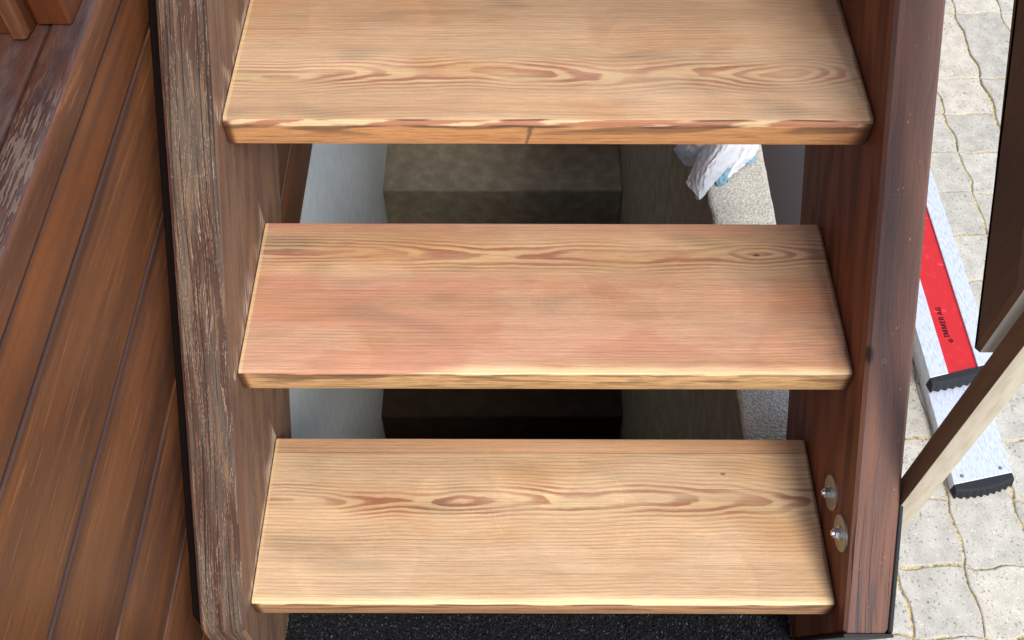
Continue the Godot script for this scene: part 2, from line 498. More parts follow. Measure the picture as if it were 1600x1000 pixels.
# stained boards of the house wall, 190 rows each; columns run along the boards
func board_row(y: int, w: int) -> PackedByteArray:
	var b := PackedByteArray()
	b.resize(w * 4)
	var k := y / 190
	var v := (y % 190) / 190.0 * 0.14
	var sd := 5.0 + k * 17.0
	for x in w:
		var u := -0.2 + 0.85 * x / w
		var fine := nf.get_noise_2d(u * 12.0 + sd, v * 1300.0)
		var soft := n1.get_noise_2d(u * 2.6 + sd, v * 11.0)
		var mid := n1.get_noise_2d(u * 3.0 - sd, v * 75.0)
		var wob := 0.012 * n1.get_noise_2d(u * 2.0, sd)
		var dz := v - 0.07 - wob
		var hh := 0.02 + 0.016 * n1.get_noise_2d(u * 3.0 + sd, 2.0)
		var ph := sqrt(dz * dz + hh * hh) / 0.0058
		var f := ph - floorf(ph)
		if k == 2: hh -= 0.014 * exp(-pow((u - 0.335) / 0.022, 2.0))
		ph = sqrt(dz * dz + hh * hh) / 0.0052 + 0.25 * mid
		f = ph - floorf(ph)
		var tint := 0.5 + 0.5 * sin(sd * 3.7)
		var c := Color(0.395, 0.240, 0.155).lerp(Color(0.47, 0.285, 0.165), clampf(0.45 + soft * 1.7, 0.0, 1.0))
		c = c.lerp(Color(0.33, 0.22, 0.165), 0.45 * tint * (1.0 if k > 0 else 0.0))
		if k == 0: c = c.lerp(Color(0.47, 0.265, 0.125), 0.5)
		if k == 1: c = c.lerp(Color(0.46, 0.285, 0.15), 0.35)
		c = c.lerp(Color(0.29, 0.185, 0.14), clampf(mid * 1.2, 0.0, 1.0) * 0.28)
		c = c.lerp(Color(0.285, 0.19, 0.165), smoothstep(0.1, 0.6, n1.get_noise_2d(u * 3.2 + sd, v * 34.0)) * 0.32)
		var late := smoothstep(0.4, 0.9, f) * (1.0 - smoothstep(0.92, 1.0, f))
		c = c.lerp(Color(0.50, 0.315, 0.19), late * 0.20 * clampf(0.6 + n1.get_noise_2d(u * 4.0, v * 60.0 + sd), 0.0, 1.0) * (1.0 if k > 0 else 0.4))
		# pointed streaks where the stain has worn off the latewood
		var st := n1.get_noise_2d(u * 7.5 + sd * 3.0, v * 190.0 + 4.0 * wob * 60.0) + 0.10 * fine
		c = c.lerp(Color(0.58, 0.38, 0.23), smoothstep(0.62, 0.72, st) * 0.55 * (1.0 if k >= 1 else 0.2))
		var st2 := n1.get_noise_2d(u * 14.0 + sd, v * 620.0)
		c = c.lerp(Color(0.56, 0.37, 0.24), smoothstep(0.56, 0.70, st2) * 0.35 * (1.0 if k >= 1 else 0.3))
		# stain gathered dark at the grooves
		var ed := minf(v, 0.14 - v)
		c = c.lerp(Color(0.19, 0.12, 0.105), (1.0 - smoothstep(0.001, 0.012, ed + 0.007 * soft)) * 0.6)
		if v > 0.128 and v < 0.136: c = c.lerp(Color(0.60, 0.36, 0.16), 0.35 * smoothstep(-0.2, 0.3, mid))
		c = c * (1.0 + 0.05 * fine + 0.05 * nf.get_noise_2d(u * 90.0, v * 1200.0 + sd))
		put(b, x, w, c, 0.5 + 0.22 * fine - 0.2 * smoothstep(0.5, 0.62, st))
	return b

# weathered window sill: x columns run along the sill (z), rows across
func sill_row(y: int, w: int) -> PackedByteArray:
	var b := PackedByteArray()
	b.resize(w * 4)
	var v := y / 384.0 * 0.16
	for x in w:
		var u := -0.2 + 0.85 * x / w
		var fine := nf.get_noise_2d(u * 40.0, v * 900.0)
		var soft := n1.get_noise_2d(u * 7.0, v * 26.0 + 3.0)
		var mid := n1.get_noise_2d(u * 28.0, v * 90.0)
		var c := Color(0.255, 0.185, 0.18).lerp(Color(0.33, 0.25, 0.235), clampf(0.5 + soft + 0.5 * mid, 0.0, 1.0))
		c = c.lerp(Color(0.34, 0.19, 0.13), smoothstep(0.1, 0.5, n1.get_noise_2d(u * 5.0 + 9.0, v * 40.0)) * 0.5)
		var zone := smoothstep(0.075, 0.17, u + 0.03 * soft) * smoothstep(-0.004, 0.006, 0.034 - v) * smoothstep(0.0, 0.006, v)
		var fl := n1.get_noise_2d(u * 24.0 + v * 40.0, v * 300.0 - u * 6.0) + 0.5 * n1.get_noise_2d(u * 70.0, v * 620.0) + 0.5 * n1.get_noise_2d(u * 14.0, v * 60.0 + 8.0) + 0.25 * zone - 0.15 + 0.2 * fine
		var fk := smoothstep(0.02, 0.10, fl) * zone
		c = c.lerp(Color(0.46, 0.395, 0.35), fk * 0.8)
		c = c.lerp(Color(0.15, 0.11, 0.105), zone * (1.0 - smoothstep(0.0, 0.07, absf(fl - 0.0))) * 0.5)
		c = c * (1.0 + 0.14 * fine)
		put(b, x, w, c, 0.75 - 0.5 * fk + 0.12 * fine + 0.1 * mid)
	return b

# ------------------------------------------------------------------ the scene
func _ready() -> void:
	# camera
	var cam := Camera3D.new()
	cam.name = "camera"
	add_child(cam)
	var fw := Vector3(5.86148982e-05, -0.820874611, -0.571108456)
	var rt := Vector3(0.99999704, 0.00143751, -0.00196355)
	var up := Vector3(-0.0024328, 0.57110665, -0.82087227)
	cam.transform = Transform3D(Basis(rt, up, -fw), Vector3(-0.03756645, 0.73365834, 0.76567746))
	cam.fov = rad_to_deg(2.0 * atan(500.0 / 1558.94667))
	cam.near = 0.02
	cam.far = 400.0
	cam.current = true
	# sky and exposure
	var we := WorldEnvironment.new()
	we.name = "world"
	var env := Environment.new()
	env.background_mode = Environment.BG_SKY
	var sky := Sky.new()
	var ps := ProceduralSkyMaterial.new()
	ps.sky_top_color = Color(0.70, 0.76, 0.86)
	ps.sky_horizon_color = Color(0.86, 0.89, 0.93)
	ps.sky_curve = 0.18
	ps.ground_bottom_color = Color(0.30, 0.29, 0.27)
	ps.ground_horizon_color = Color(0.55, 0.55, 0.54)
	sky.sky_material = ps
	env.sky = sky
	env.tonemap_mode = Environment.TONE_MAPPER_LINEAR
	env.tonemap_exposure = 2.02
	env.sdfgi_enabled = true
	env.ssao_enabled = true
	env.ssil_enabled = true
	we.environment = env
	add_child(we)
	var sun := DirectionalLight3D.new()
	sun.name = "sun"
	add_child(sun)
	sun.light_energy = 0.55
	sun.light_color = Color(1.0, 0.96, 0.90)
	sun.light_angular_distance = 20.0
	sun.shadow_enabled = true
	sun.look_at_from_position(Vector3(1.3, 3.6, 2.8), Vector3.ZERO)

	n1.noise_type = FastNoiseLite.TYPE_SIMPLEX_SMOOTH
	n1.frequency = 1.0
	n1.fractal_type = FastNoiseLite.FRACTAL_NONE
	n1.seed = 4
	nf.noise_type = FastNoiseLite.TYPE_SIMPLEX
	nf.frequency = 1.0
	nf.fractal_octaves = 2
	nf.seed = 9

	build_ground()
	build_house()
	build_stairwell()
	build_stairs()
	build_mat()
	build_levels()
	build_bag()

# ---------------------------------------------------------------- ground
func jx(i: int) -> float: return 0.605 + 0.0967 * i
func jz(j: int) -> float: return -0.9665 + 0.101 * j
func wx(z: float) -> float: return 0.0046 * (0.7 + 0.7 * n1.get_noise_1d(z * 9.0 + 3.0)) * sin(TAU * (z + 0.925) / 0.101) + 0.0016 * n1.get_noise_1d(z * 40.0)
func wz(x: float) -> float: return 0.0046 * (0.7 + 0.7 * n1.get_noise_1d(x * 9.0 + 30.0)) * sin(TAU * (x - 0.895) / 0.0967) + 0.0016 * n1.get_noise_1d(x * 40.0 + 50.0)

func paver_mesh(i: int, j: int, rows: int, rng: RandomNumberGenerator) -> ArrayMesh:
	var x0 := jx(i)
	var x1 := jx(i + 1)
	var z0 := jz(j)
	var z1 := jz(j + rows)
	var cx := (x0 + x1) * 0.5
	var cz := (z0 + z1) * 0.5
	var slip := Vector2(rng.randf_range(-1, 1), rng.randf_range(-1, 1)) * 0.0011
	var rim: Array[Vector2] = []
	var k := 7
	var kz := 7 * rows
	for t in k: rim.append(Vector2(lerpf(x0, x1, float(t) / k), z0))
	for t in kz: rim.append(Vector2(x1, lerpf(z0, z1, float(t) / kz)))
	for t in k: rim.append(Vector2(lerpf(x1, x0, float(t) / k), z1))
	for t in kz: rim.append(Vector2(x0, lerpf(z1, z0, float(t) / kz)))
	var pts: Array[Vector2] = []
	for r in rim: pts.append(r + Vector2(wx(r.y), wz(r.x)) - Vector2(cx, cz) + slip)
	var m := pts.size()
	var ringp := []
	var tilt := Vector2(rng.randf_range(-1, 1), rng.randf_range(-1, 1)) * 0.010
	var lift := rng.randf_range(-0.0005, 0.0009)
	for lay in [[0.0014, -0.0290], [0.0014, -0.0024], [0.0020, -0.0009], [0.0034, 0.0]]:
		var ring: Array[Vector3] = []
		for q in m:
			var d := (pts[(q + 1) % m] - pts[(q + m - 1) % m]).normalized()
			var inward := Vector2(-d.y, d.x)
			var rough := 0.0009 * n1.get_noise_2d((pts[q].x + cx) * 160.0, (pts[q].y + cz) * 160.0)
			var p: Vector2 = pts[q] + inward * (lay[0] + rough)
			ring.append(Vector3(p.x, lay[1] + lift + tilt.dot(p), p.y))
		ringp.append(ring)
	var st := mk()
	for l in 3:
		for q in m:
			var q1 := (q + 1) % m
			var a: Vector3 = ringp[l][q]
			var b: Vector3 = ringp[l][q1]
			var c: Vector3 = ringp[l + 1][q1]
			var d: Vector3 = ringp[l + 1][q]
			var n := (b - a).cross(d - a).normalized()
			var outw := Vector3(a.x, 0.0, a.z)
			if n.dot(outw + Vector3(0, 0.02, 0)) < 0.0: n = -n
			quad(st, [a, b, c, d], [n, n, n, n], [Vector2.ZERO, Vector2.ZERO, Vector2.ZERO, Vector2.ZERO])
	var top: Array[Vector3] = ringp[3]
	var flat := Vector3(-tilt.x, 1, -tilt.y).normalized()
	for q in m:
		tri(st, [Vector3(0, lift, 0), top[q], top[(q + 1) % m]], [flat, flat, flat], [Vector2.ZERO, Vector2.ZERO, Vector2.ZERO])
	return st.commit()

# exposed-aggregate concrete: grains of several tones scattered over a pale paste
func granular(px: int, count: int, sd: int) -> Array:
	var rng := RandomNumberGenerator.new()
	rng.seed = sd
	var c := PackedByteArray()
	var h := PackedByteArray()
	c.resize(px * px * 3)
	h.resize(px * px)
	for i in px * px:
		var g := 204 + rng.randi_range(-9, 9)
		c[i * 3] = g; c[i * 3 + 1] = g - 1; c[i * 3 + 2] = g - 5
		h[i] = 150 + rng.randi_range(-8, 8)
	for k in count:
		var cx := rng.randi_range(0, px - 1)
		var cy := rng.randi_range(0, px - 1)
		var r := rng.randf_range(1.5, 4.0) if rng.randf() < 0.8 else rng.randf_range(4.0, 8.5)
		var q := rng.randf_range(0.6, 1.6)
		var t := rng.randf()
		var v := 0
		if t < 0.36: v = rng.randi_range(134, 186)
		elif t < 0.72: v = rng.randi_range(208, 232)
		else: v = rng.randi_range(176, 200)
		var warm := rng.randi_range(0, 14)
		var ri := int(r * 1.7) + 1
		var up := rng.randi_range(-50, 70)
		for dy in range(-ri, ri + 1):
			for dx in range(-ri, ri + 1):
				var d := sqrt(dx * dx * q + dy * dy / q) / r + 0.18 * sin(dx * 1.7 + dy * 2.3 + k)
				if d < 1.0:
					var i := posmod(cy + dy, px) * px + posmod(cx + dx, px)
					var m := clampf((1.0 - d) * 2.2, 0.0, 1.0)
					c[i * 3] = int(lerpf(c[i * 3], v, m))
					c[i * 3 + 1] = int(lerpf(c[i * 3 + 1], v - warm * 0.3, m))
					c[i * 3 + 2] = int(lerpf(c[i * 3 + 2], v - warm, m))
					h[i] = int(lerpf(h[i], 150 + up, m))
	return [ImageTexture.create_from_image(Image.create_from_data(px, px, false, Image.FORMAT_RGB8, c)),
		ImageTexture.create_from_image(Image.create_from_data(px, px, false, Image.FORMAT_L8, h))]

func build_ground() -> void:
	var rng := RandomNumberGenerator.new()
	rng.seed = 77
	var speck: Texture2D = noise_tex(1024, 0.085, 3, [[0.0, Color(0.30, 0.30, 0.29)], [0.27, Color(0.52, 0.52, 0.51)], [0.38, Color(0.78, 0.78, 0.765)], [0.60, Color(0.845, 0.84, 0.82)], [1.0, Color(0.92, 0.91, 0.89)]], 11)
	var blot := noise_tex(512, 0.012, 4, [[0.0, Color(0.86, 0.86, 0.86)], [0.5, Color(0.94, 0.94, 0.935)], [1.0, Color(1, 1, 1)]], 12)
	var gr := granular(1024, 6500, 5)
	speck = gr[0]
	var bumps: Texture2D = gr[1]
	var pav: Array[StandardMaterial3D] = []
	for k in 5:
		var m := mineral(speck, bumps, 3.6 + 0.13 * k, 0.92, 0.035)
		m.uv1_offset = Vector3(0.13, 0.29, 0.41) * k
		m.albedo_color = [Color(1.0, 0.99, 0.965), Color(0.975, 0.965, 0.94), Color(1.03, 1.01, 0.97), Color(0.99, 0.98, 0.955), Color(0.95, 0.94, 0.915)][k]
		m.detail_enabled = true
		m.detail_blend_mode = BaseMaterial3D.BLEND_MODE_MUL
		m.detail_albedo = blot
		m.uv2_triplanar = true
		m.uv2_world_triplanar = true
		m.uv2_scale = Vector3.ONE * 1.3
		pav.append(m)
	var sand := mineral(noise_tex(1024, 0.022, 6, [[0.0, Color(0.42, 0.38, 0.28)], [0.28, Color(0.60, 0.55, 0.43)], [0.40, Color(0.76, 0.70, 0.54)], [0.55, Color(0.83, 0.74, 0.50)], [0.70, Color(0.84, 0.79, 0.64)], [1.0, Color(0.86, 0.85, 0.79)]], 14), noise_tex(512, 0.09, 4, [], 15), 5.0, 0.95, 0.25)
	var concrete := mineral(speck, bumps, 2.6, 0.9, 0.08)
	concrete.albedo_color = Color(0.88, 0.87, 0.85)

	# open ground to the horizon, left open where the stairwell goes down
	var g := Node3D.new()
	g.name = "ground"
	add_child(g, true)
	tag(g, "", "", "", "structure")
	g.set_meta("label", "grey concrete ground around the paved strip")
	var st := mk()
	var far := 90.0
	var x0 := -0.42
	var x1 := 0.36
	for r in [[-far, -far, far, -2.75], [-far, -2.75, x0, 0.30], [x1, -2.75, far, 0.30], [-far, 0.30, far, far]]:
		var a := Vector3(r[0], GY - 0.030, r[1])
		var c := Vector3(r[2], GY - 0.030, r[3])
		var b := Vector3(c.x, a.y, a.z)
		var d := Vector3(a.x, a.y, c.z)
		var n := Vector3.UP
		quad(st, [a, b, c, d], [n, n, n, n], [Vector2.ZERO, Vector2.ZERO, Vector2.ZERO, Vector2.ZERO])
	obj("concrete_surface", st, concrete, g)

	# paved strip: bed of sand with the pavers in it
	var p := Node3D.new()
	p.name = "pavement"
	add_child(p, true)
	tag(p, "pale grey wavy concrete pavers with yellow sand in the joints", "", "", "structure")
	st = mk()
	for r in [[0.395, -1.9, 1.75, 0.98], [-0.40, 0.32, 0.395, 0.98]]:
		var nx := int((r[2] - r[0]) / 0.02)
		var nz := int((r[3] - r[1]) / 0.02)
		for i in nx:
			for j in nz:
				var q := []
				for d in [[0, 0], [1, 0], [1, 1], [0, 1]]:
					var xx := lerpf(r[0], r[2], float(i + d[0]) / nx)
					var zz := lerpf(r[1], r[3], float(j + d[1]) / nz)
					q.append(Vector3(xx, GY - 0.0027 + 0.0016 * n1.get_noise_2d(xx * 23.0, zz * 23.0), zz))
				quad(st, q, [Vector3.UP, Vector3.UP, Vector3.UP, Vector3.UP], [Vector2.ZERO, Vector2.ZERO, Vector2.ZERO, Vector2.ZERO])
	obj("sand_bed", st, sand, p)
	var used := {}
	for i in range(-11, 12):
		var j := -9
		while j < 19:
			if used.has(Vector2i(i, j)):
				j += 1
				continue
			var rows := 1
			if i in [2, 3] and j == 0: rows = 2        # long pavers, as at the top of the strip
			elif i == 0 and j == 10: rows = 2
			elif not (i in [-1, 0, 1, 2] and j >= 0) and rng.randf() < 0.3: rows = 2
			var cx := (jx(i) + jx(i + 1)) * 0.5
			var cz := (jz(j) + jz(j + rows)) * 0.5
			if (cx < 0.44 and jz(j) < 0.33) or jx(i) < -0.40 or (absf(cx) < 0.29 and jz(j + rows) < 0.92):
				j += rows
				continue
			var mi := MeshInstance3D.new()
			mi.name = numbered("paver", p)
			mi.mesh = paver_mesh(i, j, rows, rng)
			mi.material_override = pav[rng.randi() % 5]
			mi.position = Vector3(cx, GY, cz)
			p.add_child(mi, true)
			j += rows

# ---------------------------------------------------------------- house wall
func build_house() -> void:
	var tb := picture(1500, 1140, func(y: int) -> PackedByteArray: return board_row(y, 1500))
	var ts := picture(1200, 384, func(y: int) -> PackedByteArray: return sill_row(y, 1200))
	var mb := wood(tb, 0.40, 0.5, 0.02)
	var ms := wood(ts, 0.45, 0.5, 0.09)
	var h := thing("timber_house", "brown timber clad house wall with a weathered window sill left of the stairs", "house")
	var ys := [0.064, -0.074, -0.2125, -0.3425, -0.478, -0.612]
	# full boards below the sill, each with a bevelled edge so that the joints are V grooves
	for k in 6:
		var y1: float = 0.1265 if k == 0 else ys[k - 1]
		var y0: float = ys[k]
		var prof := PackedVector2Array([Vector2(-0.432, y1 - 0.001), Vector2(-0.4165, y1 - 0.0006), Vector2(-0.4106, y1 - 0.0040), Vector2(-0.4100, y1 - 0.0065), Vector2(-0.4100, y0 + 0.006), Vector2(-0.4106, y0 + 0.0035), Vector2(-0.4165, y0 + 0.0006), Vector2(-0.432, y0 + 0.001)])
		var st := mk()
		var kk := float(k)
		var yt := y1
		sweep(st, prof, Vector3.RIGHT, Vector3.UP, Vector3.BACK, -3.2, 1.7, 0.0, func(p: Vector3, _d: float, _n: Vector3) -> Vector2:
			return Vector2((p.z + 0.2) / 0.85, (kk + clampf((yt - p.y) / 0.14, 0.004, 0.996)) / 6.0), nil, 3)
		obj("cladding_plank", st, mb, h)
	# sill: two weathered planks with an open joint, and the nose board under them
	var suv := func(p: Vector3, _d: float, _n: Vector3) -> Vector2: return Vector2((p.z + 0.2) / 0.85, (-0.408 - p.x) / 0.16)
	for r in [[-0.4435, -0.4105, 0.1628], [-0.552, -0.4455, 0.1612]]:
		var st := mk()
		sweep(st, rect(r[0], 0.137, r[1], r[2], 0.005, 4), Vector3.RIGHT, Vector3.UP, Vector3.BACK, -0.30, 1.7, 0.0, suv, nil, 3)
		obj("sill_plank", st, ms, h, "weathered sill plank with flaking dark stain" if r[1] > -0.42 else "")
	var nb := mk()
	sweep(nb, rounded([Vector2(-0.44, 0.1615), Vector2(-0.4085, 0.1615), Vector2(-0.4085, 0.1285), Vector2(-0.44, 0.1285)], [0.0, 0.006, 0.003, 0.0], 4), Vector3.RIGHT, Vector3.UP, Vector3.BACK, -0.30, 1.7, 0.0, func(p: Vector3, d: float, _n: Vector3) -> Vector2:
		return Vector2((p.z * 0.7 + 0.31) / 0.85, (3.25 + d * 5.0) / 6.0), nil, 3)
	# the nose sits 2 mm in front of the sill planks
	obj("sill_nose", nb, mb, h)
	# window jamb standing on the sill, with a cover strip and a dark rebate
	var orange := func(off: float) -> Callable:
		return func(p: Vector3, _d: float, n: Vector3) -> Vector2:
			return Vector2(off + p.y * 0.5, (1.15 + (absf(p.x) + absf(p.z)) * 4.0) / 6.0)
	var jm := mb.duplicate() as StandardMaterial3D
	jm.albedo_color = Color(0.78, 0.68, 0.58)
	var js := mk()
	sweep(js, rect(-0.62, -0.16, -0.4555, 0.066, 0.003, 2), Vector3.RIGHT, Vector3.BACK, Vector3.UP, 0.1632, 1.5, 0.0, orange.call(0.1), nil, 2)
	obj("window_jamb", js, jm, h)
	js = mk()
	sweep(js, rect(-0.4545, -0.16, -0.4225, 0.056, 0.004, 3), Vector3.RIGHT, Vector3.BACK, Vector3.UP, 0.1650, 1.5, 0.0, orange.call(0.4), nil, 2)
	obj("corner_trim", js, jm, h)
	js = mk()
	sweep(js, rounded([Vector2(-0.4700, 0.0665), Vector2(-0.4700, 0.0770), Vector2(-0.4560, 0.0770), Vector2(-0.4560, 0.0665)], [0.0, 0.004, 0.004, 0.0], 3), Vector3.RIGHT, Vector3.BACK, Vector3.UP, 0.1655, 1.5, 0.0, orange.call(0.7), nil, 2)
	obj("cover_strip", js, mb, h)
	# wall above, behind the jamb
	for k in 15:
		var y0 := 0.1655 + 0.1375 * k
		var st := mk()
		var prof := PackedVector2Array([Vector2(-0.432, y0 + 0.1365), Vector2(-0.4165, y0 + 0.1365), Vector2(-0.4100, y0 + 0.129), Vector2(-0.4100, y0 + 0.008), Vector2(-0.4165, y0 + 0.001), Vector2(-0.432, y0 + 0.001)])
		sweep(st, prof, Vector3.RIGHT, Vector3.UP, Vector3.BACK, -3.2, -0.17, 0.0, func(p: Vector3, _d: float, _n: Vector3) -> Vector2:
			return Vector2((p.z + 0.2 + k * 0.37) / 0.85, (float(k % 6) + clampf((y0 + 0.1375 - p.y) / 0.14, 0.004, 0.996)) / 6.0), nil, 3)
		obj("cladding_plank", st, mb, h)
	# window sash and pane behind the sill, and the masonry behind the boards
	var ws := mk()
	boxs(ws, Vector3(-0.60, 0.165, 0.067), Vector3(-0.56, 0.225, 1.69), 0.003)
	obj("window_sash", ws, plain(Color(0.36, 0.2, 0.11), 0.45), h)
	var gp := mk()
	boxs(gp, Vector3(-0.583, 0.2255, 0.07), Vector3(-0.577, 1.4295, 1.69), 0.0005)
	obj("window_pane", gp, plain(Color(0.05, 0.055, 0.06), 0.05, 0.6), h)
	var mw := mk()
	boxs(mw, Vector3(-0.70, -0.60, -3.2), Vector3(-0.433, 0.136, 1.7), 0.002)
	boxs(mw, Vector3(-0.70, 0.1655, -3.2), Vector3(-0.625, 2.3, 1.7), 0.002)
	boxs(mw, Vector3(-0.624, 0.1655, -3.2), Vector3(-0.433, 2.3, -0.172), 0.002)
	obj("masonry_core", mw, plain(Color(0.5, 0.47, 0.43), 0.9), h)

# ---------------------------------------------------------------- stairwell
func build_stairwell() -> void:
	var w := thing("basement_stairwell", "dark concrete basement stairwell going down beneath the timber stairs", "stairwell")
	var bumps := noise_tex(1024, 0.03, 5, [], 21)
	var rough := noise_tex(1024, 0.055, 4, [], 22)
	var plaster := mineral(noise_tex(1024, 0.012, 4, [[0.0, Color(0.80, 0.815, 0.795)], [0.5, Color(0.83, 0.845, 0.825)], [1.0, Color(0.86, 0.875, 0.855)]], 23), bumps, 1.6, 0.8, 0.06)
	var raw := mineral(noise_tex(1024, 0.013, 7, [[0.0, Color(0.47, 0.435, 0.375)], [0.4, Color(0.525, 0.485, 0.42)], [0.62, Color(0.55, 0.515, 0.45)], [0.8, Color(0.58, 0.55, 0.49)], [1.0, Color(0.64, 0.62, 0.57)]], 24), bumps, 1.4, 0.9, 0.02)
	var raw_shade := mineral(raw.albedo_texture, bumps, 1.1, 0.9, 0.02)
	raw_shade.albedo_color = Color(0.42, 0.37, 0.33)  # same concrete darkened, so shade on the lower steps is in the colour
	var render := mineral(noise_tex(1024, 0.035, 6, [[0.0, Color(0.60, 0.58, 0.54)], [0.35, Color(0.695, 0.68, 0.64)], [0.6, Color(0.74, 0.73, 0.695)], [1.0, Color(0.83, 0.825, 0.80)]], 25), rough, 3.4, 0.95, 0.22)
	var st := mk()
	boxs(st, Vector3(-0.62, -2.9, -2.8), Vector3(-0.420, -0.6135, 0.36), 0.002)
	obj("plastered_wall", st, plaster, w, "pale grey plastered wall of the stairwell")
	# right wall, its top a rough rendered kerb
	st = mk()
	sweep(st, rect(0.287, -0.516, 0.3915, -0.5, 0.009, 3), Vector3.RIGHT, Vector3.UP, Vector3.BACK, -2.8, 0.30, 0.0, nil, nil, 220, func(p: Vector3) -> Vector3:
		return Vector3(n1.get_noise_3d(p.x * 30.0, p.y * 25.0, p.z * 30.0) * (0.0024 if p.x < 0.34 else 0.0008), n1.get_noise_3d(p.z * 34.0, p.x * 40.0, 2.0) * 0.0020 if p.y > -0.55 else 0.0, 0.0))
	obj("kerb", st, render, w, "pale rough rendered kerb")
	st = mk()
	boxs(st, Vector3(0.2885, -2.9, -2.8), Vector3(0.3912, -0.514, 0.30), 0.002)
	obj("side_wall", st, raw, w, "dull beige side wall of the stairwell")
	st = mk()
	boxs(st, Vector3(-0.419, -2.9, 0.301), Vector3(0.3914, -0.655, 0.40), 0.002)
	obj("end_wall", st, raw, w)
	st = mk()
	boxs(st, Vector3(-0.62, -2.95, -2.9), Vector3(0.60, -0.66, -2.801), 0.002)
	obj("back_wall", st, raw, w)
	st = mk()
	boxs(st, Vector3(-0.62, -3.05, -2.8), Vector3(0.60, -2.901, 0.40), 0.002)
	obj("landing", st, raw, w)
	for k in range(-4, 5):
		var y1 := -1.466 - 0.18 * k
		var z1 := -1.231 + 0.28 * k
		st = mk()
		sweep(st, rounded([Vector2(z1 - 0.30, y1), Vector2(z1, y1), Vector2(z1, y1 - 0.20), Vector2(z1 - 0.30, y1 - 0.20)], [0.0, 0.008, 0.0, 0.0], 3), Vector3.BACK, Vector3.UP, Vector3.RIGHT, -0.4195, 0.2865, 0.0, nil, nil, 30, func(p: Vector3) -> Vector3:
			return Vector3(0, n1.get_noise_3d(p.x * 12.0, p.y * 9.0, p.z * 12.0) * 0.0016, n1.get_noise_3d(p.x * 16.0, 5.0, p.y * 12.0) * 0.0016))
		obj("concrete_step", st, raw if k <= 0 else raw_shade, w)
	# dark boarding that stands on the kerb behind the stair
	var pm := plain(Color(0.19, 0.155, 0.14), 0.42, 0.45)
	st = mk()
	boxs(st, Vector3(0.3930, -0.618, -2.6), Vector3(0.545, -0.528, -0.150), 0.004)
	var pan := obj("timber_beam", st, pm)
	tag(pan, "dark grey brown smooth beam lying along the kerb behind the right stringer", "beam")

